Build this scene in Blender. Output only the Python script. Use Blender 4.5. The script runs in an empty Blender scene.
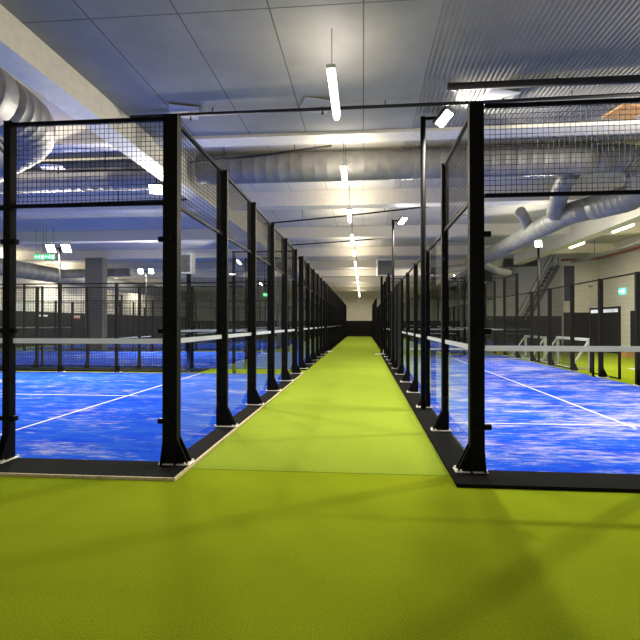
import bpy, math, random
from mathutils import Vector, Matrix
random.seed(7)
PI = math.pi
sc = bpy.context.scene
COL = sc.collection

# ------------------------------------------------------------------ layout
LX, RX, FY = -2.2, 1.23, 5.37          # left fence plane, right fence plane, front of the courts
SLAB, SOFFIT = 6.1, 5.6                # ceiling slab and beam soffit
HX0, HX1, HY0, HY1 = -23.6, 13.9, -7.0, 62.5

# ------------------------------------------------------------------ materials
def new_mat(name):
    m = bpy.data.materials.new(name); m.use_nodes = True
    nt = m.node_tree
    return m, nt, nt.nodes['Principled BSDF']

def plain(name, col, rough=0.5, metal=0.0, bump=0.0, bscale=40.0, var=0.0, spec=0.5):
    m, nt, b = new_mat(name)
    b.inputs['Specular IOR Level'].default_value = spec
    b.inputs['Base Color'].default_value = (*col, 1)
    b.inputs['Roughness'].default_value = rough
    b.inputs['Metallic'].default_value = metal
    if bump or var:
        tc = nt.nodes.new('ShaderNodeTexCoord')
        n = nt.nodes.new('ShaderNodeTexNoise'); n.inputs['Scale'].default_value = bscale
        n.inputs['Detail'].default_value = 4
        nt.links.new(tc.outputs['Object'], n.inputs['Vector'])
        if bump:
            bp = nt.nodes.new('ShaderNodeBump'); bp.inputs['Strength'].default_value = bump
            bp.inputs['Distance'].default_value = 0.02
            nt.links.new(n.outputs['Fac'], bp.inputs['Height'])
            nt.links.new(bp.outputs['Normal'], b.inputs['Normal'])
        if var:
            r = nt.nodes.new('ShaderNodeValToRGB')
            r.color_ramp.elements[0].position = 0.3; r.color_ramp.elements[1].position = 0.7
            r.color_ramp.elements[0].color = (*[c * (1 - var) for c in col], 1)
            r.color_ramp.elements[1].color = (*[min(1, c * (1 + var)) for c in col], 1)
            nt.links.new(n.outputs['Fac'], r.inputs['Fac'])
            nt.links.new(r.outputs['Color'], b.inputs['Base Color'])
    return m

def emit(name, col, strength):
    m, nt, b = new_mat(name)
    b.inputs['Base Color'].default_value = (*col, 1)
    b.inputs['Emission Color'].default_value = (*col, 1)
    b.inputs['Emission Strength'].default_value = strength
    return m

def math_node(nt, op, a=None, b=None):
    n = nt.nodes.new('ShaderNodeMath'); n.operation = op
    for i, v in enumerate((a, b)):
        if v is None: continue
        if isinstance(v, (int, float)): n.inputs[i].default_value = v
        else: nt.links.new(v, n.inputs[i])
    return n.outputs[0]

def noise(nt, vec, scale, detail=4, rough=0.55, stretch=None):
    n = nt.nodes.new('ShaderNodeTexNoise'); n.inputs['Scale'].default_value = scale
    n.inputs['Detail'].default_value = detail; n.inputs['Roughness'].default_value = rough
    if stretch:
        mp = nt.nodes.new('ShaderNodeMapping'); mp.inputs['Scale'].default_value = stretch
        nt.links.new(vec, mp.inputs['Vector']); vec = mp.outputs['Vector']
    nt.links.new(vec, n.inputs['Vector'])
    return n.outputs['Fac']

def ramp(nt, fac, stops):
    r = nt.nodes.new('ShaderNodeValToRGB')
    el = r.color_ramp.elements
    while len(el) < len(stops): el.new(0.5)
    for e, (p, c) in zip(el, stops):
        e.position = p; e.color = (*c, 1) if len(c) == 3 else c
    nt.links.new(fac, r.inputs['Fac'])
    return r.outputs['Color']

def mix(nt, fac, a, b):
    n = nt.nodes.new('ShaderNodeMix'); n.data_type = 'RGBA'
    nt.links.new(fac, n.inputs[0])
    for s, v in ((n.inputs[6], a), (n.inputs[7], b)):
        if isinstance(v, tuple): s.default_value = (*v, 1)
        else: nt.links.new(v, s)
    return n.outputs[2]

def turf_mat(name, dark, light, blade, stretch):
    m, nt, b = new_mat(name)
    tc = nt.nodes.new('ShaderNodeTexCoord'); v = tc.outputs['Object']
    big = noise(nt, v, 0.7, 5, 0.6, stretch)
    fine = noise(nt, v, 85, 4, 0.75)
    c = ramp(nt, big, [(0.32, dark), (0.68, light)])
    d = ramp(nt, fine, [(0.3, tuple(x * blade for x in light)), (0.6, light)])
    mm = nt.nodes.new('ShaderNodeMix'); mm.data_type = 'RGBA'; mm.blend_type = 'MIX'
    mm.inputs[0].default_value = 0.6
    nt.links.new(c, mm.inputs[6]); nt.links.new(d, mm.inputs[7])
    nt.links.new(mm.outputs[2], b.inputs['Base Color'])
    bp = nt.nodes.new('ShaderNodeBump'); bp.inputs['Strength'].default_value = 0.35
    bp.inputs['Distance'].default_value = 0.01
    nt.links.new(fine, bp.inputs['Height']); nt.links.new(bp.outputs['Normal'], b.inputs['Normal'])
    b.inputs['Roughness'].default_value = 0.95
    b.inputs['Specular IOR Level'].default_value = 0.0
    return m

def court_mat(name, amount, cream):
    m, nt, b = new_mat(name)
    tc = nt.nodes.new('ShaderNodeTexCoord'); v = tc.outputs['Object']
    n1 = noise(nt, v, 1.1, 8, 0.72, (0.55, 1.5, 1))
    n2 = noise(nt, v, 0.9, 7, 0.7, (0.6, 1.3, 1))
    n3 = noise(nt, v, 7.0, 5, 0.75, (0.35, 1.6, 1))
    a = math_node(nt, 'ADD', n1, math_node(nt, 'MULTIPLY', math_node(nt, 'SUBTRACT', n3, 0.5), 0.7))
    base = ramp(nt, a, [(0.36, (0.009, 0.042, 0.46)), (0.57, (0.019, 0.078, 0.47)), (0.72, (0.11, 0.16, 0.45))])
    f = math_node(nt, 'ADD', n2, math_node(nt, 'MULTIPLY', math_node(nt, 'SUBTRACT', n3, 0.5), 0.75))
    s = ramp(nt, f, [(amount, (0, 0, 0)), (amount + 0.26, (cream, cream, cream))])
    c = mix(nt, s, base, (0.47, 0.41, 0.45))
    nt.links.new(c, b.inputs['Base Color'])
    b.inputs['Roughness'].default_value = 0.9
    b.inputs['Specular IOR Level'].default_value = 0.0
    fine = noise(nt, v, 70, 3)
    bp = nt.nodes.new('ShaderNodeBump'); bp.inputs['Strength'].default_value = 0.4
    bp.inputs['Distance'].default_value = 0.015
    nt.links.new(fine, bp.inputs['Height']); nt.links.new(bp.outputs['Normal'], b.inputs['Normal'])
    return m

def glass_mat(name):
    m = bpy.data.materials.new(name); m.use_nodes = True
    nt = m.node_tree; nt.nodes.clear()
    out = nt.nodes.new('ShaderNodeOutputMaterial')
    tr = nt.nodes.new('ShaderNodeBsdfTransparent'); tr.inputs['Color'].default_value = (0.955, 0.975, 0.97, 1)
    gl = nt.nodes.new('ShaderNodeBsdfGlossy'); gl.inputs['Roughness'].default_value = 0.01
    fr = nt.nodes.new('ShaderNodeFresnel'); fr.inputs['IOR'].default_value = 1.34
    ge = nt.nodes.new('ShaderNodeNewGeometry')
    inv = math_node(nt, 'SUBTRACT', 1.0, ge.outputs['Backfacing'])
    fac = math_node(nt, 'MULTIPLY', fr.outputs['Fac'], inv)
    mx = nt.nodes.new('ShaderNodeMixShader')
    nt.links.new(fac, mx.inputs['Fac']); nt.links.new(tr.outputs[0], mx.inputs[1]); nt.links.new(gl.outputs[0], mx.inputs[2])
    nt.links.new(mx.outputs[0], out.inputs['Surface'])
    return m

def frost_mat(name):
    m = bpy.data.materials.new(name); m.use_nodes = True
    nt = m.node_tree; nt.nodes.clear()
    out = nt.nodes.new('ShaderNodeOutputMaterial')
    d = nt.nodes.new('ShaderNodeBsdfDiffuse'); d.inputs['Color'].default_value = (0.62, 0.63, 0.66, 1)
    t = nt.nodes.new('ShaderNodeBsdfTranslucent'); t.inputs['Color'].default_value = (0.62, 0.63, 0.66, 1)
    mx = nt.nodes.new('ShaderNodeMixShader'); mx.inputs[0].default_value = 0.5
    nt.links.new(d.outputs[0], mx.inputs[1]); nt.links.new(t.outputs[0], mx.inputs[2])
    nt.links.new(mx.outputs[0], out.inputs['Surface'])
    return m

def netting_mat(name):
    # woven net too fine to model strand by strand at this distance: a procedural weave with holes
    m = bpy.data.materials.new(name); m.use_nodes = True
    nt = m.node_tree; b = nt.nodes['Principled BSDF']
    b.inputs['Base Color'].default_value = (0.02, 0.02, 0.022, 1)
    tc = nt.nodes.new('ShaderNodeTexCoord')
    sep = nt.nodes.new('ShaderNodeSeparateXYZ'); nt.links.new(tc.outputs['Object'], sep.inputs[0])
    def cord(s):
        f = math_node(nt, 'FRACT', math_node(nt, 'MULTIPLY', s, 1 / 0.045))
        return math_node(nt, 'LESS_THAN', f, 0.085)
    a = math_node(nt, 'MAXIMUM', cord(sep.outputs['X']), cord(sep.outputs['Z']))
    nt.links.new(a, b.inputs['Alpha'])
    return m

def concrete_mat(name, lo, hi, sx, sy, line, ribs=0.0):
    m, nt, b = new_mat(name)
    tc = nt.nodes.new('ShaderNodeTexCoord'); v = tc.outputs['Object']
    n = noise(nt, v, 0.5, 6, 0.6)
    c = ramp(nt, n, [(0.3, lo), (0.7, hi)])
    sep = nt.nodes.new('ShaderNodeSeparateXYZ'); nt.links.new(v, sep.inputs[0])
    def joint(s, step):
        f = math_node(nt, 'FRACT', math_node(nt, 'MULTIPLY', s, 1 / step))
        return math_node(nt, 'LESS_THAN', f, 0.02 / step)
    j = math_node(nt, 'MAXIMUM', joint(sep.outputs['X'], sx), joint(sep.outputs['Y'], sy))
    c = mix(nt, j, c, line)
    nt.links.new(c, b.inputs['Base Color'])
    b.inputs['Roughness'].default_value = 0.85
    bp = nt.nodes.new('ShaderNodeBump'); bp.inputs['Strength'].default_value = 0.15
    nt.links.new(noise(nt, v, 12, 4), bp.inputs['Height'])
    if ribs:
        w = nt.nodes.new('ShaderNodeTexWave'); w.wave_type = 'BANDS'; w.bands_direction = 'X'
        w.inputs['Scale'].default_value = ribs
        nt.links.new(v, w.inputs['Vector'])
        b2 = nt.nodes.new('ShaderNodeBump'); b2.inputs['Strength'].default_value = 0.35; b2.inputs['Distance'].default_value = 0.05
        nt.links.new(w.outputs['Fac'], b2.inputs['Height']); nt.links.new(bp.outputs['Normal'], b2.inputs['Normal'])
        nt.links.new(b2.outputs['Normal'], b.inputs['Normal'])
    else:
        nt.links.new(bp.outputs['Normal'], b.inputs['Normal'])
    return m

def block_wall_mat(name, col):
    m, nt, b = new_mat(name)
    tc = nt.nodes.new('ShaderNodeTexCoord')
    geo = nt.nodes.new('ShaderNodeSeparateXYZ'); nt.links.new(tc.outputs['Object'], geo.inputs[0])
    cmb = nt.nodes.new('ShaderNodeCombineXYZ')
    nt.links.new(math_node(nt, 'ADD', geo.outputs['X'], geo.outputs['Y']), cmb.inputs[0])
    nt.links.new(geo.outputs['Z'], cmb.inputs[1])
    br = nt.nodes.new('ShaderNodeTexBrick')
    br.inputs['Color1'].default_value = (*col, 1); br.inputs['Color2'].default_value = (*[c * 0.94 for c in col], 1)
    br.inputs['Mortar'].default_value = (*[c * 0.72 for c in col], 1)
    br.inputs['Scale'].default_value = 1.0; br.inputs['Mortar Size'].default_value = 0.008
    br.inputs['Brick Width'].default_value = 0.6; br.inputs['Row Height'].default_value = 0.3
    nt.links.new(cmb.outputs[0], br.inputs['Vector'])
    nt.links.new(br.outputs['Color'], b.inputs['Base Color'])
    b.inputs['Roughness'].default_value = 0.8
    return m

def duct_mat(name):
    m, nt, b = new_mat(name)
    tc = nt.nodes.new('ShaderNodeTexCoord')
    n = noise(nt, tc.outputs['Object'], 3, 4)
    c = ramp(nt, n, [(0.3, (0.21, 0.205, 0.195)), (0.7, (0.30, 0.295, 0.28))])
    nt.links.new(c, b.inputs['Base Color'])
    b.inputs['Metallic'].default_value = 0.4; b.inputs['Roughness'].default_value = 0.58
    return m

M = {
    'black': plain('black_powder_coat', (0.004, 0.004, 0.0045), 0.55, 0, 0.05, 200, 0, 0.06),
    'darkgrey': plain('dark_grey_steel', (0.05, 0.05, 0.052), 0.5, 0.2, 0.05, 120),
    'galv': plain('galvanised_steel', (0.80, 0.76, 0.70), 0.5, 0.1, 0.1, 90, 0.15),
    'wire': plain('black_wire', (0.010, 0.010, 0.010), 0.6, 0, 0, 40, 0, 0.2),
    'glass': glass_mat('toughened_glass'),
    'frost': frost_mat('white_band_film'),
    'mat': plain('black_rubber_kerb', (0.0085, 0.0085, 0.0085), 0.95, 0, 0.5, 120, 0.45, 0.02),
    'timber': plain('pale_timber_edge', (0.50, 0.40, 0.25), 0.7, 0, 0.2, 30, 0.25),
    'turf': turf_mat('olive_turf', (0.148, 0.198, 0.008), (0.205, 0.260, 0.012), 0.42, (0.5, 1.4, 1)),
    'aisle': turf_mat('lime_turf', (0.172, 0.236, 0.022), (0.210, 0.280, 0.030), 0.5, (1.5, 0.5, 1)),
    'blueL': court_mat('blue_court_left', 0.55, 0.85),
    'blueR': court_mat('blue_court_right', 0.47, 0.9),
    'line': plain('white_line', (0.44, 0.43, 0.43), 0.85, 0, 0.2, 60, 0.08),
    'slab': concrete_mat('slab_concrete', (0.25, 0.245, 0.235), (0.40, 0.39, 0.37), 1.2, 6.0, (0.12, 0.12, 0.12)),
    'deck': concrete_mat('ribbed_deck', (0.20, 0.195, 0.18), (0.28, 0.275, 0.255), 1.2, 6.0, (0.2, 0.2, 0.2), 4.0),
    'pale': concrete_mat('pale_painted_slab', (0.62, 0.58, 0.51), (0.76, 0.71, 0.62), 1.2, 6.0, (0.35, 0.34, 0.32)),
    'paledeck': concrete_mat('pale_ribbed_deck', (0.50, 0.47, 0.41), (0.62, 0.58, 0.51), 1.2, 6.0, (0.3, 0.3, 0.28), 4.0),
    'beam': plain('white_painted_beam', (0.86, 0.80, 0.69), 0.7, 0, 0.1, 8, 0.05),
    'girder': plain('cream_painted_girder', (0.86, 0.80, 0.67), 0.7, 0, 0.1, 8, 0.06),
    'column': plain('grey_column', (0.12, 0.12, 0.115), 0.8, 0, 0.2, 10, 0.15),
    'wall': block_wall_mat('white_block_wall', (0.72, 0.69, 0.62)),
    'board': plain('black_board', (0.009, 0.009, 0.009), 0.8, 0, 0.1, 30, 0.2, 0.15),
    'duct': duct_mat('spiral_duct'),
    'pipe': plain('dark_pipe', (0.018, 0.017, 0.018), 0.6, 0, 0, 40, 0, 0.3),
    'red': plain('dark_red_pipe', (0.24, 0.035, 0.03), 0.5),
    'plate': plain('white_plate', (0.48, 0.48, 0.50), 0.6),
    'white': plain('white_enamel', (0.75, 0.75, 0.73), 0.45),
    'grille': plain('grey_grille', (0.30, 0.30, 0.30), 0.6, 0.3),
    'alu': plain('aluminium_frame', (0.70, 0.72, 0.70), 0.4, 0.3),
    'tube': emit('warm_tube', (1.0, 0.86, 0.60), 14.0),
    'flood': emit('flood_lens', (1.0, 0.95, 0.80), 25.0),
    'green_sign': emit('green_sign', (0.03, 0.50, 0.14), 1.3),
    'teal_sign': emit('teal_sign', (0.04, 0.52, 0.42), 1.3),
    'picto': emit('pictogram_white', (0.8, 1.0, 0.85), 1.5),
    'wood': plain('orange_wood', (0.50, 0.26, 0.09), 0.6, 0, 0.1, 20, 0.2),
    'navy': plain('navy_cloth', (0.03, 0.035, 0.075), 0.85),
    'netting': netting_mat('woven_netting'),
    'redpaint': plain('red_paint', (0.45, 0.04, 0.03), 0.5),
}

# ------------------------------------------------------------------ mesh building
class MB:
    def __init__(s): s.v = []; s.f = []; s.sm = []
    def quadbox(s, pts):
        b = len(s.v); s.v += [tuple(p) for p in pts]
        for q in ((0,3,2,1),(4,5,6,7),(0,1,5,4),(1,2,6,5),(2,3,7,6),(3,0,4,7)):
            s.f.append(tuple(b + i for i in q)); s.sm.append(False)
        return s
    def box(s, x0, y0, z0, x1, y1, z1):
        return s.quadbox([(x0,y0,z0),(x1,y0,z0),(x1,y1,z0),(x0,y1,z0),(x0,y0,z1),(x1,y0,z1),(x1,y1,z1),(x0,y1,z1)])
    def prism(s, poly, axis, a, b):
        """poly of 2-D points extruded along axis from a to b"""
        def P(p, t):
            if axis == 'x': return (t, p[0], p[1])
            if axis == 'y': return (p[0], t, p[1])
            return (p[0], p[1], t)
        n = len(poly); k = len(s.v)
        s.v += [P(p, a) for p in poly] + [P(p, b) for p in poly]
        s.f.append(tuple(range(k + n - 1, k - 1, -1))); s.sm.append(False)
        s.f.append(tuple(range(k + n, k + 2 * n))); s.sm.append(False)
        for i in range(n):
            j = (i + 1) % n
            s.f.append((k + i, k + j, k + n + j, k + n + i)); s.sm.append(False)
        return s
    def bar(s, a, b, w, h=None):
        """rectangular bar between two points"""
        h = h or w
        a, b = Vector(a), Vector(b); d = (b - a).normalized()
        up = Vector((0,0,1)) if abs(d.z) < 0.99 else Vector((0,1,0))
        r = d.cross(up).normalized() * w / 2; u = r.cross(d).normalized() * h / 2
        return s.quadbox([a-r-u, a+r-u, a+r+u, a-r+u, b-r-u, b+r-u, b+r+u, b-r+u])
    def tube(s, pts, r, n=12, rings=None):
        pts = [Vector(p) for p in pts]
        rr = r if isinstance(r, (list, tuple)) else [r] * len(pts)
        base = len(s.v); prev = None
        for i, p in enumerate(pts):
            d = (pts[min(i+1, len(pts)-1)] - pts[max(i-1, 0)]).normalized()
            if prev is None:
                ref = Vector((0,0,1)) if abs(d.z) < 0.9 else Vector((1,0,0))
                x = d.cross(ref).normalized()
            else:
                x = (prev - d * prev.dot(d)).normalized()
            prev = x; y = d.cross(x)
            for k in range(n):
                t = 2 * PI * k / n
                s.v.append(tuple(p + (x * math.cos(t) + y * math.sin(t)) * rr[i]))
        for i in range(len(pts) - 1):
            for k in range(n):
                a = base + i * n + k; b2 = base + i * n + (k + 1) % n
                s.f.append((a, b2, b2 + n, a + n)); s.sm.append(True)
        s.f.append(tuple(base + k for k in range(n - 1, -1, -1))); s.sm.append(False)
        e = base + (len(pts) - 1) * n
        s.f.append(tuple(e + k for k in range(n))); s.sm.append(False)
        return s
    def mesh(s, name, mat):
        me = bpy.data.meshes.new(name)
        me.from_pydata(s.v, [], s.f); me.update()
        me.polygons.foreach_set('use_smooth', s.sm)
        me.materials.append(M[mat]); 
        return me

def put(name, me, parent=None, loc=(0,0,0), rz=0.0):
    o = bpy.data.objects.new(name, me); COL.objects.link(o)
    o.location = loc; o.rotation_euler = (0, 0, rz)
    if parent is not None: o.parent = parent
    return o
def build(name, mb, mat, parent=None, loc=(0,0,0), rz=0.0):
    return put(name, mb.mesh(name, mat), parent, loc, rz)
def tag(o, label, cat, group=None):
    o['label'] = label; o['category'] = cat
    if group: o['group'] = group
    return o
def thing(name, label, cat, loc=(0,0,0), rz=0.0, group=None):
    o = bpy.data.objects.new(name, None); COL.objects.link(o)
    o.empty_display_size = 0.2
    o.location = loc; o.rotation_euler = (0, 0, rz)
    return tag(o, label, cat, group)
def struct(name, mb, mat, loc=(0,0,0)):
    o = build(name, mb, mat, None, loc); o['kind'] = 'structure'; return o
def copy_tree(o, parent=None):
    c = o.copy(); COL.objects.link(c)
    if parent is not None: c.parent = parent
    for ch in list(o.children): copy_tree(ch, c)
    return c
CACHE = {}
def cached(key, fn):
    if key not in CACHE: CACHE[key] = fn()
    return CACHE[key]

# ------------------------------------------------------------------ the hall
struct('floor', MB().box(HX0, HY0, -0.2, HX1, HY1, 0), 'turf')
struct('floor_aisle', MB().box(-1.945, 5.28, 0.0, 0.93, HY1 - 0.1, 0.003), 'aisle')
struct('ceiling', MB().box(HX0, HY0, SLAB, 1.0, HY1, SLAB + 0.2), 'pale')
struct('ceiling_ribbed', MB().box(1.0, HY0, SLAB, HX1, HY1, SLAB + 0.2), 'paledeck')
struct('ceiling_lower', MB().box(-4.54, HY0, 5.66, 1.0, 10.0, 5.78), 'slab')
struct('ceiling_lower_ribbed', MB().box(1.0, HY0, 5.66, 9.1, 10.0, 5.78), 'deck')
struct('wall_left', MB().box(HX0 - 0.2, HY0, 0, HX0, HY1, SLAB), 'wall')
struct('wall_back', MB().box(HX0, HY1, 0, 12.0, HY1 + 0.2, SLAB), 'wall')
struct('wall_right', MB().box(HX1, HY0, 0, HX1 + 0.2, 30.2, SLAB), 'wall')
struct('wall_right_return', MB().box(12.0, 30.0, 0, HX1, 30.2, SLAB), 'wall')
struct('wall_right_far', MB().box(12.0, 30.2, 0, 12.2, HY1, SLAB), 'wall')
for i, y in enumerate((-2.0, 4.0, 10.0, 16.0, 22.0, 28.0, 34.0, 40.0, 46.0, 52.0, 58.0)):
    xr = HX1 if y < 30 else 12.0
    d = 0.5
    for k, (a, b) in enumerate(((HX0, -5.0), (-4.54, 9.1 if y < 30 else xr), (9.6, xr))):
        if a < b - 0.2:
            struct('ceiling_beam', MB().box(a, y, SOFFIT, b, y + d, SLAB), 'beam')
struct('ceiling_girder', MB().prism([(-5.0, 5.2), (-4.54, 5.2), (-4.54, SLAB), (-5.0, SLAB)], 'y', HY0, HY1), 'girder')
struct('ceiling_girder', MB().prism([(9.1, 5.2), (9.6, 5.2), (9.6, SLAB), (9.1, SLAB)], 'y', HY0, 30.0), 'girder')
struct('column', MB().box(-16.7, 27.55, 0, -15.6, 28.1, SOFFIT), 'column')
struct('column', MB().box(-5.0, 27.6, 0, -4.5, 28.1, 5.2), 'column')
struct('column', MB().box(-5.0, 39.3, 0, -4.5, 39.8, 5.2), 'column')
# black boarding low on the walls
struct('trim_1', MB().box(HX0, 10, 0, HX0 + 0.06, HY1, 2.5), 'board')
struct('trim_2', MB().box(HX0 + 0.06, HY1 - 0.06, 0, 12.0, HY1, 2.0), 'board')
struct('trim_3', MB().box(HX1 - 0.06, 27.5, 0, HX1, 29.94, 2.3), 'board')
struct('trim_4', MB().box(HX1 - 0.06, 4, 0, HX1, 26.3, 2.3), 'board')
struct('trim_5', MB().box(12.0, 29.94, 0, HX1 - 0.06, 30.0, 2.3), 'board')

# white line of the football pitch on the right
tag(build('pitch_line', MB().box(9.6, 17.6, 0.0, 13.8, 18.5, 0.006), 'line'), 'pale broad line across the green football turf right of the court', 'line')

# ------------------------------------------------------------------ court walls
CLAMP_Z = (0.48, 1.52, 2.58)
def wire_panel(w, h, step, t):
    mb = MB()
    n = max(1, round(w / step))
    for i in range(1, n):
        x = w * i / n
        mb.box(x - t/2, -t/2, 0, x + t/2, t/2, h)
    m = max(1, round(h / step))
    for j in range(1, m):
        z = h * j / m
        mb.box(0, t/2, z - t/2, w, t*1.5, z + t/2)
    return mb
def post_mb(pw, pu, H, side):
    mb = MB().box(-pu/2, -pw/2, 0, pu/2, pw/2, H)
    g = side * 0.13                      # triangular foot on the outside
    for e in (-pu/2, pu/2 - 0.012):
        mb.prism([(side*pw/2, 0.0), (side*pw/2 + g, 0.0), (side*pw/2 + g, 0.03), (side*pw/2, 0.30)], 'x', e, e + 0.012)
    mb.box(-pu/2 - 0.004, -pw/2 - 0.004, H, pu/2 + 0.004, pw/2 + 0.004, H + 0.008)
    return mb
def corner_foot(mb, pw, pu, side):
    """second foot, along the wall, for a corner post"""
    for e in (-pw/2, pw/2 - 0.012):
        mb.prism([(-pu/2, 0.0), (-pu/2 - 0.07, 0.0), (-pu/2 - 0.07, 0.03), (-pu/2, 0.25)], 'y', e, e + 0.012)
    return mb
def plate_mb(pw, pu, side):
    y0, y1 = (-pw/2 - 0.03, pw/2 + 0.16) if side > 0 else (-pw/2 - 0.16, pw/2 + 0.03)
    mb = MB().box(-pu/2 - 0.035, y0, 0, pu/2 + 0.035, y1, 0.010)
    for x in (-pu/2 - 0.018, pu/2 + 0.018):
        for y in ((pw/2 + 0.10) * side, (pw/2 + 0.14) * side, -side * (pw/2 + 0.015)):
            mb.tube([(x, y, 0.010), (x, y, 0.030)], 0.011, 6)
    return mb

def court_wall(label, origin, ang, panels, side, pw=0.12, pu=0.08, base=0.0, first_post=True, last_post=True,
               corner=None, band=1.42, clamps=False, far=False, cat='court fence', rail_mat='black', group=None):
    """One run of a padel enclosure: posts every 2 m, glass or wire panels between them.
    local x runs along the wall, side (+1/-1) is the outer side in local y."""
    rt = thing('court_fence', label, cat, (origin[0], origin[1], base), ang, group)
    Hs = {'G4': 4.0, 'G3': 3.0, 'M3': 3.0, 'M4': 4.0, 'N': 3.0}
    n = len(panels); S = 2.0
    step, t = (0.056, 0.0045) if not far else (0.10, 0.008)
    for i in range(n + 1):
        if (i == 0 and not first_post) or (i == n and not last_post): continue
        H = max(Hs[panels[k]] for k in (i - 1, i) if 0 <= k < n)
        isc = corner is not None and i == 0
        w_, u_ = corner if isc else (pw, pu)
        def mk():
            mb = post_mb(w_, u_, H, side)
            if isc: corner_foot(mb, w_, u_, side)
            return mb.mesh('post', 'black')
        p = put('post', cached(('post', w_, u_, H, side, isc), mk), rt, (S * i, 0, 0))
        if not far:
            put('base_plate', cached(('plate', w_, u_, side), lambda: plate_mb(w_, u_, side).mesh('base_plate', 'galv')), p)
            if clamps:
                for z in CLAMP_Z:
                    put('clamp', cached(('clamp', u_), lambda: MB().box(-u_/2 - 0.055, -0.03, -0.028, u_/2 + 0.055, 0.03, 0.028).mesh('clamp', 'black')), p, (0, 0, z))
    if clamps and not first_post:
        for z in CLAMP_Z:
            put('clamp', cached('corner_clamp', lambda: MB().box(-0.05, -0.03, -0.028, 0.05, 0.03, 0.028).mesh('clamp', 'black')), rt, (0.105, 0, z))
    for i, k in enumerate(panels):
        x0 = S * i + 0.055; w = S - 0.11
        if corner is not None and i == 0: x0 += 0.02; w -= 0.02
        if not first_post and i == 0: x0 += 0.04; w -= 0.04
        loc = (x0, 0, 0)
        if k in ('G4', 'G3'):
            g = put('glass_pane', cached(('pane', round(w, 3)), lambda: MB().box(0, -0.006, 0.02, w, 0.006, 2.985).mesh('glass_pane', 'glass')), rt, loc)
            if band:
                put('band', cached(('band', round(w, 3), side), lambda: MB().box(0, 0.0065 if side > 0 else -0.0085, -0.03, w, 0.0085 if side > 0 else -0.0065, 0.03).mesh('band', 'frost')), g, (0, 0, band))
        if k == 'G4':
            put('mesh_panel', cached(('mesh1', round(w, 3), far), lambda: wire_panel(w, 1.0, step, t).mesh('mesh_panel', 'wire')), rt, (x0, 0, 3.0))
        if k in ('M3', 'M4'):
            h = Hs[k]
            put('mesh_panel', cached(('mesh3', round(w, 3), h, far), lambda: wire_panel(w, h - 0.05, step, t).mesh('mesh_panel', 'wire')), rt, (x0, 0, 0.03))
        rz = [('middle_rail', 3.0), ('top_rail', 4.0)] if k == 'G4' else [('top_rail', Hs[k])]
        if k.startswith('M'): rz.append(('bottom_rail', 0.06))
        for nm, z in rz:
            put(nm, cached(('rail', nm, round(w, 3), rail_mat), lambda: MB().box(0, -0.02, -0.02, w, 0.02, 0.02).mesh(nm, rail_mat)), rt, (x0, 0, z - 0.02 if nm == 'top_rail' else z))
    return rt

SIDE = ['G4', 'G3'] + ['M3'] * 6 + ['G3', 'G4']
BACK = ['G4'] * 5
MZ = 0.035
courtsL = [5.37, 17.02, 28.67, 40.32]
nth = ['nearest', 'second', 'third', 'fourth']
# left courts: 20 m along -X, 10 m along Y, their back walls stand on the aisle
for i, y in enumerate(courtsL):
    court_wall('glass and wire back wall of the %s blue court left of the aisle' % nth[i], (LX, y), PI/2, BACK, -1,
               pw=0.17, pu=0.08, base=MZ, corner=(0.17, 0.12) if i == 0 else None, band=1.40, clamps=(i == 0), far=(i > 1))
court_wall('front glass wall of the left court facing the open olive turf', (LX, FY), PI, SIDE, +1, pw=0.11, pu=0.085, base=MZ,
           first_post=False, band=1.40, clamps=True)
court_wall('far side wall of the nearest left court, 3 m high behind its blue floor', (LX, FY + 10.0), PI, SIDE, -1, pw=0.11, pu=0.08,
           first_post=False, band=1.40)
court_wall('near side wall of the second left court, wire fence behind the first court', (LX, courtsL[1]), PI, SIDE, +1, pw=0.11, pu=0.08, first_post=False, band=1.40, far=True)
court_wall('far side wall of the second left court', (LX, courtsL[1] + 10.0), PI, SIDE, -1, pw=0.11, pu=0.08, first_post=False, band=1.40, far=True)
court_wall('near side wall of the third left court', (LX, courtsL[2]), PI, SIDE, +1, pw=0.11, pu=0.08, first_post=False, band=1.40, far=True)
court_wall('far side wall of the third left court', (LX, courtsL[2] + 10.0), PI, SIDE, -1, pw=0.11, pu=0.08, first_post=False, band=None, far=True)
# closing fence up to the end wall
court_wall('last short dark fence left of the aisle by the end wall', (LX, 52.0), PI/2, ['M4'] * 5, -1, pw=0.17, pu=0.08, far=True)

# right courts: 6 m wide, 20 m along the aisle
court_wall('long aisle side wall of the nearest right court, glass in its first panels', (RX, FY), PI/2,
           ['G4', 'G3', 'G3', 'G3', 'G3', 'M3', 'M3', 'M3', 'G3', 'G4'], +1, pw=0.10, pu=0.09, base=MZ, corner=(0.155, 0.10), band=1.335, clamps=True)
court_wall('front glass wall of the right court facing the open turf', (RX, FY), 0.0, ['G4'] * 3, -1, pw=0.10, pu=0.09, base=MZ, first_post=False, band=1.335, clamps=True)
court_wall('outer side wall of the nearest right court towards the football turf', (RX + 6.0, FY), PI/2,
           ['G4', 'G3', 'M3', 'M3', 'N', 'N', 'M3', 'M3', 'G3', 'G4'], -1, pw=0.12, pu=0.09, first_post=False, band=None)
court_wall('far end glass wall of the nearest right court', (RX, FY + 20.0), 0.0, ['G4'] * 3, +1, pw=0.10, pu=0.09, first_post=False, band=1.335, far=True, last_post=False)
court_wall('dark aisle side wall of the second right court', (RX, 27.2), PI/2, SIDE, +1, pw=0.14, pu=0.09, base=0.0, band=1.335, far=True)
court_wall('near end glass wall of the second right court', (RX, 27.2), 0.0, ['G4'] * 3, -1, pw=0.10, pu=0.09, first_post=False, band=1.335, far=True)
court_wall('outer side wall of the second right court', (RX + 6.0, 27.2), PI/2, SIDE, -1, pw=0.12, pu=0.09, first_post=False, band=None, far=True)
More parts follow.
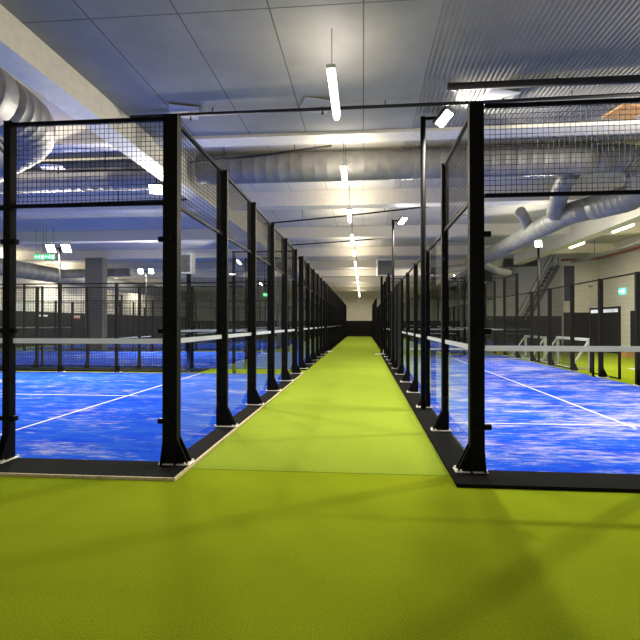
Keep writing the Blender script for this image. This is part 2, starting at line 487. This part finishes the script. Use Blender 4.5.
court_wall('last dark fence right of the aisle by the end wall', (RX, 48.4), PI/2, ['M4'] * 7, +1, pw=0.14, pu=0.08, far=True)

# gate frame in the outer side of the right court
g = thing('court_gate', 'black gate frame with lintel in the outer side of the right court', 'gate', (RX + 6.28, 14.85, 0), PI/2)
for x in (0.0, 1.78): build('gate_post', MB().box(-0.03, -0.03, 0, 0.03, 0.03, 2.15), 'black', g, (x, 0, 0))
build('lintel', MB().box(0.03, -0.03, 2.09, 1.75, 0.03, 2.15), 'black', g)
build('transom_panel', MB().box(0.03, -0.01, 1.98, 1.75, 0.01, 2.085), 'white', g)
build('gate_sill', MB().box(0.03, -0.02, 0.0, 1.75, 0.02, 0.04), 'black', g)

# ------------------------------------------------------------------ court floors, lines, kerbs
def left_court(y, label, detail=True):
    rt = thing('court_turf', label, 'court floor', (LX - 0.045, y + 0.07, 0))
    L, W = 19.85, 9.80
    build('blue_carpet', MB().box(-L, 0, 0.0, 0, W, 0.022), 'blueL', rt)
    def ln(x0, y0, x1, y1): build('line_marking', MB().box(x0, y0, 0.022, x1, y1, 0.026), 'line', rt)
    ln(-3.03, 0.05, -2.98, W - 0.05)
    ln(-L + 2.98, 0.05, -L + 3.03, W - 0.05)
    ln(-L + 2.80, W/2 - 0.025, -3.03, W/2 + 0.025); ln(-2.98, W/2 - 0.025, -2.78, W/2 + 0.025)
left_court(courtsL[0], 'sandy blue carpet of the nearest left court with white service lines')
left_court(courtsL[1], 'blue carpet of the second left court, behind the first')
left_court(courtsL[2], 'blue carpet of the third left court from the camera')
left_court(courtsL[3], 'blue carpet of the fourth and last left court')
def right_court(y, label):
    rt = thing('court_turf', label, 'court floor', (RX + 0.075, y + 0.06, 0))
    W, L = 5.77, 19.83
    build('blue_carpet', MB().box(0, 0, 0.0, W, L, 0.022), 'blueR', rt)
    def ln(x0, y0, x1, y1): build('line_marking', MB().box(x0, y0, 0.022, x1, y1, 0.026), 'line', rt)
    ln(0.05, 2.55, W - 0.05, 2.60); ln(0.05, L - 2.60, W - 0.05, L - 2.55)
    ln(W/2 - 0.025, 2.60, W/2 + 0.025, L - 2.60); ln(W/2 - 0.025, 2.38, W/2 + 0.025, 2.55)
right_court(FY, 'sand streaked blue carpet of the nearest right court with white lines')
right_court(27.2, 'blue carpet of the second right court, beyond the first')

k = thing('court_kerb', 'black rubber kerb with pale timber edge along the aisle under the left glass', 'kerb', (-1.97, 4.87, 0))
build('rubber_strip', MB().box(-0.27, 0.0, 0, 0, 10.9, MZ), 'mat', k)
build('timber_edge', MB().box(0.0, -0.02, 0, 0.02, 10.9, MZ - 0.004), 'timber', k)
k = thing('court_kerb', 'black rubber kerb with pale timber edge in front of the left court', 'kerb', (-2.24, 4.87, 0))
build('rubber_strip', MB().box(-20.2, 0.0, 0, 0, 0.54, MZ), 'mat', k)
build('timber_edge', MB().box(-20.2, -0.02, 0, 0.27, 0.0, MZ - 0.004), 'timber', k)
tag(build('court_kerb', MB().box(-16.6, 0, 0, 0, 1.19, 0.02), 'mat', None, (-5.5, 15.62, 0)), 'dark strip of flooring between the first and second left courts', 'kerb')
k = tag(build('court_kerb', MB().box(0, 0, 0, 0.335, 20.5, MZ), 'mat', None, (0.935, 4.92, 0)), 'black rubber kerb along the aisle under the right court glass', 'kerb')
k = tag(build('court_kerb', MB().box(0.335, 0, 0, 6.6, 0.49, MZ), 'mat', None, (0.935, 4.92, 0)), 'black rubber kerb in front of the right court', 'kerb')
for y, n in ((courtsL[1], 'second'), (courtsL[2], 'third'), (courtsL[3], 'fourth')):
    tag(build('court_kerb', MB().box(-0.135, -0.3, 0, 0.135, 10.3, MZ), 'mat', None, (LX + 0.095, y, 0)), 'black kerb strip along the aisle under the %s left court' % n, 'kerb')

# ------------------------------------------------------------------ nets
def net(loc, rz, length, top, label):
    rt = thing('padel_net', label, 'net', loc, rz)
    build('netting', MB().box(0.05, -0.003, 0.03, length - 0.05, 0.003, top - 0.05), 'netting', rt)
    build('net_tape', MB().box(0.05, -0.012, top - 0.055, length - 0.05, 0.012, top), 'frost', rt)
    for x in (0.025, length - 0.025):
        p = build('net_post', MB().box(-0.025, -0.03, 0, 0.025, 0.03, top + 0.08), 'black', rt, (x, 0, 0))
        build('foot_plate', MB().box(-0.025, -0.1, 0, 0.025, 0.1, 0.012), 'black', p)
net((RX + 0.2, FY + 10.0, 0.027), 0, 5.6, 0.84, 'white taped net across the nearest right court')
net((RX + 0.2, 37.2, 0.027), 0, 5.6, 0.88, 'white taped net across the second right court')
for i, y in enumerate(courtsL[:3]):
    net((LX - 10.0, y + 0.25, 0.027), PI/2, 9.5, 0.90, 'white taped net across the %s left court' % nth[i])

# ------------------------------------------------------------------ lights
def area_light(name, loc, sx, sy, power, col, rot=(0,0,0), parent=None, spread=PI):
    l = bpy.data.lights.new(name, 'AREA'); l.shape = 'RECTANGLE'; l.size = sx; l.size_y = sy
    l.energy = power; l.color = col; l.spread = spread
    o = bpy.data.objects.new(name, l); COL.objects.link(o)
    o.location = loc; o.rotation_euler = rot
    if parent is not None: o.parent = parent
    return o
WARM = (1.0, 0.90, 0.72)
COOL = (1.0, 0.93, 0.80)
ordn = ['nearest', 'second', 'third', 'fourth', 'fifth', 'sixth', 'seventh', 'eighth', 'ninth', 'tenth', 'eleventh', 'twelfth', 'thirteenth', 'fourteenth']
BATTEN = {}
def batten(loc, label, group, power, length=1.45):
    rt = thing('pendant_batten', label, 'lamp', loc, 0, group)
    def mk(key, fn): return cached(('batten', key, loc[1] < 9, loc[2]), fn)
    put('housing', mk('h', lambda: MB().box(-0.06, -length/2, 0.0, 0.06, length/2, 0.05).mesh('housing', 'white')), rt)
    put('diffuser', mk('d', lambda: MB().tube([(0, -length/2 + 0.02, -0.035), (0, length/2 - 0.02, -0.035)], 0.05, 10).mesh('diffuser', 'tube')), rt)
    for y in (-0.5, 0.5):
        put('cable', mk('c', lambda: MB().tube([(0, 0, 0.05), (0, 0, (5.66 if loc[1] < 9 else SLAB) - loc[2])], 0.006, 6).mesh('cable', 'pipe')), rt, (0, y, 0))
    area_light('lamp_glow', (0, 0, -0.10), 0.10, length, power, WARM, (0, 0, 0), rt)
    area_light('ceiling_fill_light', (0, 0, 0.06), 0.10, length, power * (0.34 if loc[1] > 9 else 0.10), WARM, (PI, 0, 0), rt)  # added upward fill that brightens the ceiling, weaker over the nearest batten
    return rt
for k in range(14):
    y = 7.0 + 3.95 * k
    batten((-0.42, y, 5.0), '%s glowing batten in the row hung over the lime aisle' % ordn[k], 'battens over the aisle', 70)
for k in range(3):
    batten((10.0, 15.5 + 4.0 * k, 5.35), '%s glowing batten over the football turf by the right wall' % ordn[k], 'battens over the football turf', 150)

def flood_pole(loc, height, heads, label, power, r=0.045, rz=0.0, aim=None, tilt=42):
    """heads: list of (dx, dy, aim angle about the local axis)"""
    rt = thing('floodlight_pole', label, 'floodlight', loc, rz)
    build('pole', MB().tube([(0, 0, 0.012), (0, 0, height)], r, 10), 'black', rt)
    build('pole_base', MB().box(-0.09, -0.09, 0, 0.09, 0.09, 0.012), 'black', rt)
    for dx, dy in heads:
        d = Vector((dx, dy, 0)); dn = d.normalized()
        a = build('arm', MB().bar((0, 0, height - 0.03), (dx, dy, height - 0.02), 0.045), 'black', rt)
        h = bpy.data.objects.new('lamp_head', MB().box(-0.17, -0.15, -0.02, 0.17, 0.15, 0.05).mesh('lamp_head', 'darkgrey'))
        COL.objects.link(h); h.parent = rt
        h.location = d + Vector((0, 0, height - 0.03))
        az = math.atan2(dn.y, dn.x) if aim is None else math.radians(aim)
        h.rotation_euler = (0, math.radians(-tilt), az)
        build('lens', MB().box(-0.15, -0.13, -0.032, 0.15, 0.13, -0.0205), 'flood', h)
        area_light('flood_beam', (0, 0, -0.045), 0.3, 0.26, power, COOL, (0, 0, 0), h, math.radians(160))
    return rt
PW = 300
flood_pole((RX - 0.10, 9.17, MZ), 5.50, [(0.38, 0.0)], 'tall black floodlight pole nearest on the right fence', PW * 0.9, 0.05, 0, -35, 40)
flood_pole((RX - 0.10, 18.2, MZ), 5.5, [(0.34, 0.0)], 'black floodlight pole further along the right fence with small bright head', PW, 0.045, 0, -45, 40)
flood_pole((RX + 6.26, 21.3, 0), 5.05, [(-0.12, -0.34)], 'floodlight pole on the outer side of the right court', PW, 0.045, 0, -125, 50)
flood_pole((RX + 6.12, 9.0, 0), 5.35, [(-0.30, 0.0)], 'floodlight pole on the outer side of the right court, out of frame', PW)
flood_pole((RX + 6.2, 38.0, 0), 5.35, [(-0.30, 0.0)], 'floodlight pole beside the second right court', PW)
flood_pole((LX - 4.0, FY + 10.36, 0.02), 4.25, [(-0.2, -0.2)], 'floodlight pole behind the nearest left court, hidden by the corner post', PW, 0.045, 0, -110, 50)
flood_pole((LX - 8.25, FY + 10.36, 0.02), 4.25, [(-0.28, -0.06), (0.28, -0.06)], 'twin headed floodlight pole behind the nearest left court', PW * 0.8, 0.035, 0, -80, 50)
flood_pole((LX - 10.5, 27.2, 0), 4.75, [(-0.32, -0.06), (0.32, -0.06)], 'twin headed floodlight pole behind the second left court', PW, 0.035, 0, -75, 50)
flood_pole((LX - 4.6, 27.2, 0), 5.2, [(-0.28, -0.2)], 'single floodlight pole behind the second left court near the aisle', PW, 0.04)
flood_pole((-9.2, 5.1, MZ), 5.3, [(0.05, 0.35)], 'unseen floodlight pole added out of frame to light the left court', PW)  # added outside the view to give the near left court more light
flood_pole((LX - 14.0, 5.2, MZ), 5.6, [(0.1, 0.35)], 'floodlight pole on the front side of the left court', PW)
flood_pole((LX - 5.8, 38.9, 0), 4.9, [(-0.28, -0.2)], 'floodlight pole behind the third left court', PW, 0.04)
flood_pole((LX - 13.5, 38.9, 0), 4.9, [(-0.28, -0.2)], 'floodlight pole behind the third left court by the left wall', PW, 0.04)

# ------------------------------------------------------------------ ducts
def arc_path(pts, n=6):
    """round the corners of a polyline"""
    out = [Vector(pts[0])]
    for i in range(1, len(pts) - 1):
        a, b, c = Vector(pts[i-1]), Vector(pts[i]), Vector(pts[i+1])
        r = min((a-b).length, (c-b).length) * 0.5
        p, q = b + (a-b).normalized() * r, b + (c-b).normalized() * r
        for k in range(n + 1):
            t = k / n
            out.append(p * (1-t)**2 + b * 2*t*(1-t) + q * t*t)
    out.append(Vector(pts[-1])); return out
def resample(pts, step):
    out = [pts[0]]
    for a, b in zip(pts, pts[1:]):
        L = (b - a).length; n = max(1, int(L / step))
        for k in range(1, n + 1): out.append(a.lerp(b, k / n))
    return out
def duct(mb, pts, r, step=0.30, seam=0.0045, n=20):
    p = resample(arc_path(pts), step)
    full, rad = [], []
    for i, q in enumerate(p):
        if 0 < i < len(p) - 1:
            d = (p[i+1] - p[i-1]).normalized()
            for s, rr in ((-0.02, r), (-0.008, r + seam), (0.008, r + seam), (0.02, r)):
                full.append(q + d * s); rad.append(rr)
        else:
            full.append(q); rad.append(r)
    return mb.tube(full, rad, n)
t = thing('ventilation_duct', 'silver round duct crossing the aisle ceiling and bending along the right court', 'duct', (-4.2, 12.3, 5.68))
O = Vector((-4.2, 12.3, 5.68))
def rel(*p): return [Vector(q) - O for q in p]
build('cross_run', duct(MB(), rel((-4.3, 12.3, 5.68), (5.6, 12.3, 5.68)), 0.37), 'duct', t)
build('elbow', duct(MB(), rel((5.6, 12.3, 5.68), (6.7, 12.3, 5.68), (6.85, 12.45, 4.8), (6.2, 13.6, 4.78)), 0.33, 0.16), 'duct', t)
build('long_run', duct(MB(), rel((6.25, 13.5, 4.78), (5.9, 14.3, 4.8), (5.75, 26.6, 4.8)), 0.31), 'duct', t)
build('feeder', duct(MB(), rel((5.35, 12.75, 5.55), (5.3, 13.3, 5.35), (5.6, 14.6, 4.85)), 0.23, 0.2), 'duct', t)
build('branch', duct(MB(), rel((5.7, 24.0, 4.7), (6.6, 24.8, 4.3), (7.6, 26.0, 4.3)), 0.2, 0.25), 'duct', t)
build('branch', duct(MB(), rel((5.7, 26.2, 4.7), (4.2, 26.6, 4.5), (3.2, 26.6, 4.5)), 0.2, 0.25), 'duct', t)
build('branch', duct(MB(), rel((5.75, 17.2, 4.9), (5.5, 16.9, 5.2), (5.2, 16.4, 5.35)), 0.17, 0.2), 'duct', t)
build('branch', duct(MB(), rel((5.6, 25.2, 4.5), (5.0, 25.6, 4.0), (3.6, 26.4, 3.9)), 0.14, 0.25), 'duct', t)
build('branch', duct(MB(), rel((5.8, 26.4, 4.6), (6.1, 27.6, 4.2), (5.6, 29.5, 4.0)), 0.18, 0.25), 'duct', t)
t = thing('ventilation_duct', 'large silver duct with an elbow at the upper left above the court', 'duct', (-6.3, 1.0, 5.5)); O = Vector((-6.3, 1.0, 5.5))
build('long_run', duct(MB(), rel((-6.3, 1.0, 5.48), (-6.3, 7.6, 5.48)), 0.52), 'duct', t)
build('elbow', duct(MB(), rel((-6.3, 7.6, 5.48), (-6.3, 8.8, 5.4), (-7.6, 9.0, 4.95)), 0.50, 0.2), 'duct', t)
t = thing('ventilation_duct', 'grey duct across the ceiling above the left court', 'duct', (-14, 12.3, 5.55)); O = Vector((-14, 12.3, 5.55))
build('cross_run', duct(MB(), rel((-16, 12.3, 5.62), (-5.1, 12.3, 5.62)), 0.40), 'duct', t)
t = thing('ventilation_duct', 'long silver duct beside the far left wall', 'duct', (-20.6, 18, 4.85)); O = Vector((-20.6, 18, 4.85))
build('long_run', duct(MB(), rel((-20.4, 16, 4.85), (-20.4, 56, 4.85)), 0.5, 0.6), 'duct', t)
build('branch', duct(MB(), rel((-20.2, 30, 4.9), (-18.6, 33, 5.3), (-16.5, 33, 5.3)), 0.3, 0.5), 'duct', t)

# pipes
def sprinkler(label, a, b, r=0.028, plates=(), heads=6):
    a, b = Vector(a), Vector(b)
    rt = thing('sprinkler_pipe', label, 'pipe', a)
    build('pipe', MB().tube([(0,0,0), tuple((b-a)/2 + Vector((0,0,-0.03))), tuple(b-a)], r, 8), 'pipe', rt)
    nh = max(2, int((b-a).length / 3))
    for k in range(nh):
        p = (b-a) * ((k + 0.5) / nh)
        build('hanger', MB().tube([(0,0,0), (0,0,(5.66 if a.y < 9 else SLAB) - (a+p).z)], 0.01, 6), 'pipe', rt, tuple(p))
    for x in plates:
        p = (b-a) * ((x - a.x) / (b.x - a.x)) + Vector((0, 0, r + 0.006))
        pl = build('heat_plate', MB().box(-0.27, -0.27, 0, 0.27, 0.27, 0.012), 'plate', rt, tuple(p), 0.35)
        build('sprinkler_head', MB().tube([(0.12,0,-0.13), (0.12,0,-0.09), (0.12,0,-0.02), (0.12,0,0)], [0.03, 0.012, 0.02, 0.02], 8), 'pipe', pl)
    return rt
sprinkler('dark sprinkler pipe with white square plates, nearest across the ceiling', (-4.4, 8.75, 5.57), (8.4, 8.55, 5.57), 0.032, (-3.35, -0.85, 2.35))
sprinkler('thin dark pipe rising to the right just beyond the first beam', (-4.1, 11.1, 5.48), (-0.7, 10.7, 5.62), 0.025)
sprinkler('thin dark sloping pipe below the third visible beam', (-4.0, 19.3, 5.72), (2.4, 17.8, 5.92), 0.03)
sprinkler('thin dark pipe deeper in the hall above the aisle', (-4.0, 24.8, 5.72), (2.4, 23.6, 5.92), 0.03)
sprinkler('thin dark pipe above the left court behind its mesh', (-14.0, 14.4, 5.42), (-5.2, 13.8, 5.32), 0.03)
sprinkler('dark pipe pair across the ceiling over the right court', (1.4, 8.10, 5.57), (8.4, 8.0, 5.57), 0.065)
sprinkler('dark sprinkler pipe with one white plate at upper left behind the mesh', (-9.5, 10.9, 5.4), (-5.2, 11.3, 5.4), 0.03, (-7.55,))
t = thing('red_pipe', 'dark red pipe running along the upper right wall and its corner', 'pipe', (13.7, 8, 5.45))
build('pipe', MB().tube(arc_path([(0,0,0), (0,21.8,0), (-1.9,21.8,-0.02)], 4), 0.07, 10), 'red', t)
for y in (4, 9, 14, 19): build('bracket', MB().box(0.0, y - 0.03, -0.03, 0.15, y + 0.03, 0.03), 'red', t)
t = thing('cable_tray', 'grey ladder cable tray hung along the right wall', 'tray', (12.4, 4, 5.2))
build('tray', MB().box(-0.2, 0, 0, 0.2, 25.5, 0.02).box(-0.2, 0, 0.02, -0.18, 25.5, 0.1).box(0.18, 0, 0.02, 0.2, 25.5, 0.1), 'grille', t)
for y in (3, 8, 13, 18, 23): build('hanger', MB().tube([(0, y, 0.02), (0, y, SLAB - 5.2)], 0.012, 6), 'pipe', t)
# board on the ceiling at the upper right
t = thing('ceiling_board', 'small orange wooden board under the ceiling at upper right', 'board', (4.88, 9.35, 5.55), 0.2)
build('board_panel', MB().box(-0.3, -0.28, 0, 0.3, 0.28, 0.03), 'wood', t)
for x in (-0.2, 0.2): build('hanger', MB().tube([(x, 0, 0.03), (x, 0, 5.66 - 5.55)], 0.008, 6), 'pipe', t)

# ------------------------------------------------------------------ ventilation units on stands
def unit(loc, zc, size, label, rz=0.0):
    rt = thing('ventilation_unit', label, 'ventilation unit', loc, rz)
    h = size / 2
    f = MB()
    for (x0, z0, x1, z1) in ((-h, -h, h, -h+0.06), (-h, h-0.06, h, h), (-h, -h+0.06, -h+0.06, h-0.06), (h-0.06, -h+0.06, h, h-0.06)):
        f.box(x0, -0.23, z0, x1, 0.23, z1)
    build('frame', f, 'white', rt, (0, 0, zc))
    g_ = MB()
    for k in range(9):
        z = -h + 0.09 + k * (size - 0.16) / 9
        g_.quadbox([(-h+0.06,-0.21,z),(h-0.06,-0.21,z),(h-0.06,-0.16,z+0.05),(-h+0.06,-0.16,z+0.05),(-h+0.06,-0.21,z+0.008),(h-0.06,-0.21,z+0.008),(h-0.06,-0.16,z+0.058),(-h+0.06,-0.16,z+0.058)])
    build('louvre', g_, 'grille', rt, (0, 0, zc))
    build('back_panel', MB().box(-h+0.06, 0.15, -h+0.06, h-0.06, 0.2, h-0.06), 'grille', rt, (0, 0, zc))
    for x in (-0.2, 0.2):
        build('stand_post', MB().box(x - 0.06, -0.07, 0, x + 0.06, 0.07, zc - h), 'black', rt)
    build('stand_plate', MB().box(-0.3, -0.2, 0, 0.3, 0.2, 0.015), 'black', rt)
    return rt
unit((RX - 0.02, 26.3, 0), 4.66, 0.92, 'grey louvred ventilation unit on black stand right of the aisle', 0.05)
unit((LX - 4.05, 16.25, 0.02), 3.70, 0.72, 'grey louvred ventilation unit on black stand behind the left court', 0.1)
t = thing('floor_bracket', 'white steel bracket on the aisle turf at the right court end', 'bracket', (0.86, 25.6, 0.008))
build('plate', MB().box(-0.22, -0.12, 0, 0.22, 0.12, 0.03), 'galv', t)
build('upright', MB().prism([(0.16, 0.03), (0.22, 0.03), (0.22, 0.28)], 'y', -0.02, 0.02), 'galv', t)
t = thing('floor_bracket', 'white steel bracket on the kerb at the end of the second left court', 'bracket', (-1.9, 27.2, 0.035))
build('plate', MB().box(-0.16, -0.1, 0, 0.16, 0.1, 0.03), 'galv', t)

# ------------------------------------------------------------------ signs
def exit_sign(loc, w, h, label, mat, rz=0.0, hang=None, wallside=None):
    rt = thing('exit_sign', label, 'sign', loc, rz)
    build('sign_box', MB().box(-w/2, -0.03, 0, w/2, 0.03, h), mat, rt)
    # arrow, running figure and door as raised white shapes on the face
    y0, y1 = -0.034, -0.0305
    a = MB().box(-w*0.40, y0, h*0.44, -w*0.18, y1, h*0.56)
    a.prism([(-w*0.44, h*0.5), (-w*0.32, h*0.28), (-w*0.32, h*0.72)], 'y', y0, y1)
    build('arrow', a, 'picto', rt)
    f = MB().tube([(0.02*w, y0, h*0.78), (0.02*w, y1, h*0.78)], h*0.09, 10)
    f.prism([(-0.05*w, h*0.66), (0.06*w, h*0.66), (0.04*w, h*0.40), (-0.07*w, h*0.40)], 'y', y0, y1)
    f.prism([(-0.07*w, h*0.40), (-0.02*w, h*0.40), (-0.10*w, h*0.14), (-0.15*w, h*0.14)], 'y', y0, y1)
    f.prism([(0.0, h*0.40), (0.04*w, h*0.40), (0.12*w, h*0.16), (0.07*w, h*0.16)], 'y', y0, y1)
    build('running_figure', f, 'picto', rt)
    d = MB().box(w*0.22, y0, h*0.12, w*0.42, y1, h*0.88)
    build('door_symbol', d, 'picto', rt)
    if hang:
        for x in (-w*0.35, w*0.35): build('hanger', MB().tube([(x, 0, h), (x, 0, hang - loc[2])], 0.008, 6), 'pipe', rt)
    return rt
exit_sign((-14.95, 21.0, 4.62), 0.42, 0.22, 'green lit exit sign under the twin floodlights at far left, left one of two', 'green_sign', 0.5, SLAB)
exit_sign((-14.45, 21.0, 4.62), 0.42, 0.22, 'green lit exit sign under the twin floodlights at far left, right one of two', 'green_sign', 0.5, SLAB)
exit_sign((-6.9, 34.3, 3.6), 0.65, 0.26, 'small green lit exit sign seen through the left aisle glass', 'green_sign', 0.1, SLAB)
exit_sign((HX1 - 0.035, 27.1, 3.2), 0.62, 0.34, 'teal lit exit sign high on the right wall', 'teal_sign', -PI/2)
exit_sign((10.6, HY1 - 0.035, 3.4), 0.6, 0.35, 'tiny teal lit exit sign on the far end wall', 'teal_sign', 0)
# small placards on the boarding at far left
for y, lab in ((33.5, 'small white placard on the black boarding at far left'), (37.6, 'small white placard with red foot on the black boarding')):
    t = thing('placard', lab, 'sign', (HX0 + 0.056, y, 2.15))
    build('placard_plate', MB().box(0, -0.5, 0, 0.02, 0.5, 0.14), 'white', t)
    if 'red' in lab: build('red_strip', MB().box(0, -0.5, -0.14, 0.02, 0.5, -0.002), 'redpaint', t)

# ------------------------------------------------------------------ football goals
def goal(loc, rz, w, h, d, label):
    rt = thing('football_goal', label, 'goal', loc, rz)
    for x in (0, w): build('upright', MB().bar((x, 0, 0), (x, 0, h), 0.10), 'alu', rt)
    build('crossbar', MB().bar((-0.05, 0, h - 0.0), (w + 0.05, 0, h), 0.10), 'alu', rt)
    for x in (0, w):
        build('side_stay', MB().bar((x, 0.05, h - 0.05), (x, d, 0.04), 0.06), 'alu', rt)
        build('ground_bar', MB().bar((x, 0.05, 0.03), (x, d, 0.03), 0.06), 'alu', rt)
    build('rear_bar', MB().bar((0.03, d, 0.03), (w - 0.03, d, 0.03), 0.06), 'alu', rt)
    n = MB()
    for i in range(1, 20):
        x = w * i / 20; n.bar((x, 0.05, h - 0.05), (x, d, 0.04), 0.008)
    for j in range(1, 9):
        f = j / 9; n.bar((0, 0.05 + (d-0.05)*f, h - 0.05 - (h-0.09)*f), (w, 0.05 + (d-0.05)*f, h - 0.05 - (h-0.09)*f), 0.008)
    build('goal_net', n, 'wire', rt)
goal((8.15, 18.1, 0), PI/2, 2.9, 1.05, 0.66, 'low white framed football goal on the turf beside the right court, nearer one')
goal((8.15, 22.4, 0), PI/2, 2.6, 1.0, 0.66, 'low white framed football goal on the turf beside the right court, farther one')
tag(build('board_barrier', MB().box(7.6, 30.3, 0, 12.0, 30.4, 2.1), 'board'), 'black boarding across the end of the football turf', 'barrier')

# stairs
t = thing('metal_staircase', 'grey open metal staircase rising to the right behind the boarding', 'stairs', (9.1, 30.55, 0))
n = 20; rise, run = 5.2/20, 2.8/20
for k in range(n):
    build('tread', MB().box(k*run, 0, (k+1)*rise - 0.04, k*run + 0.24, 0.9, (k+1)*rise), 'grille', t)
for y in (-0.03, 0.93):
    build('stringer', MB().bar((0, y, 0.05), (n*run, y, n*rise), 0.05, 0.22), 'darkgrey', t)
    build('handrail', MB().tube([(0, y, 0.0), (0, y, 1.0), (n*run, y, n*rise + 1.0), (n*run, y, n*rise)], 0.025, 8), 'darkgrey', t)
tag(build('wall_banner', MB().box(12.02, 29.93, 3.0, 12.6, 29.995, 5.1), 'navy'), 'dark navy hanging banner on the wall corner beside the staircase', 'banner')
# drain pipes and box on the return wall
t = thing('wall_pipe', 'pale vertical pipe in the corner of the right wall', 'pipe', (13.5, 29.85, 2.3))
build('pipe', MB().tube([(0, 0, 0.05), (0, 0, 3.6)], 0.05, 8), 'white', t)
build('clip', MB().box(-0.08, -0.06, 1.5, 0.08, 0.1, 1.6), 'grille', t)
# brown box on turf by the right wall pillar
t = thing('turf_crate', 'brown crate on the turf by the right wall', 'crate', (13.0, 24.6, 0))
build('crate_body', MB().box(-0.4, -0.4, 0, 0.4, 0.4, 0.3), 'wood', t)
build('crate_lid', MB().box(-0.43, -0.43, 0.3, 0.43, 0.43, 0.35), 'wood', t)

# heaters glowing far off
def glow_lamp(loc, label):
    t = thing('wall_lamp', label, 'lamp', loc)
    build('lamp_body', MB().box(-0.2, -0.15, 0, 0.2, 0.15, 0.08), 'white', t)
    build('lens', MB().box(-0.17, -0.12, -0.03, 0.17, 0.12, -0.001), 'flood', t)
    build('hanger', MB().tube([(0, 0, 0.08), (0, 0, SLAB - loc[2])], 0.01, 6), 'pipe', t)
t = thing('ceiling_floodlight', 'bright floodlight hung from the cream girder beside the left corner post', 'floodlight', (-5.22, 11.7, 5.04))
h = build('lamp_head', MB().box(-0.17, -0.14, -0.02, 0.17, 0.14, 0.05), 'darkgrey', t, (0, 0, 0)); h.rotation_euler = (math.radians(-50), 0, math.radians(20))
build('lens', MB().box(-0.15, -0.12, -0.032, 0.15, 0.12, -0.0205), 'flood', h)
area_light('flood_beam', (0, 0, -0.045), 0.28, 0.22, PW * 0.4, COOL, (0, 0, 0), h, math.radians(160))
build('bracket', MB().bar((0, 0.03, 0.03), (0.0, 0.06, 0.3), 0.03).bar((0.0, 0.06, 0.3), (0.22, 0.06, 0.3), 0.03), 'black', t)
for k in range(4):  # row added to brighten the far left wall, mostly hidden by the duct
    batten((-22.3, 27.0 + 7.0 * k, 5.1), '%s added batten behind the long silver duct to light the far left wall' % ordn[k], 'added battens lighting the left wall', 120)
glow_lamp((4.2, 31.0, 4.9), 'small ceiling lamp seen through the right aisle glass, left of the corner post')
glow_lamp((7.9, 30.8, 5.2), 'small bright lamp at the ceiling near the staircase')

# ------------------------------------------------------------------ world, camera
w = bpy.data.worlds.new('world'); sc.world = w; w.use_nodes = True
w.node_tree.nodes['Background'].inputs['Color'].default_value = (1.0, 0.90, 0.76, 1)
w.node_tree.nodes['Background'].inputs['Strength'].default_value = 0.5
cam = bpy.data.cameras.new('camera'); co = bpy.data.objects.new('camera', cam); COL.objects.link(co)
co.location = (0, 0, 1.64)
co.rotation_euler = (math.radians(90.42), 0, math.radians(5.12))
cam.sensor_width = 36; cam.lens = 27.0; cam.clip_start = 0.05; cam.clip_end = 300
sc.camera = co
sc.cycles.transparent_max_bounces = 64
sc.cycles.max_bounces = 8
sc.cycles.diffuse_bounces = 4
sc.cycles.sample_clamp_indirect = 6.0
sc.cycles.use_denoising = True
vs = sc.view_settings
vs.view_transform = 'Standard'; vs.look = 'None'; vs.gamma = 1.0; vs.use_curve_mapping = False
vs.exposure = 0.68
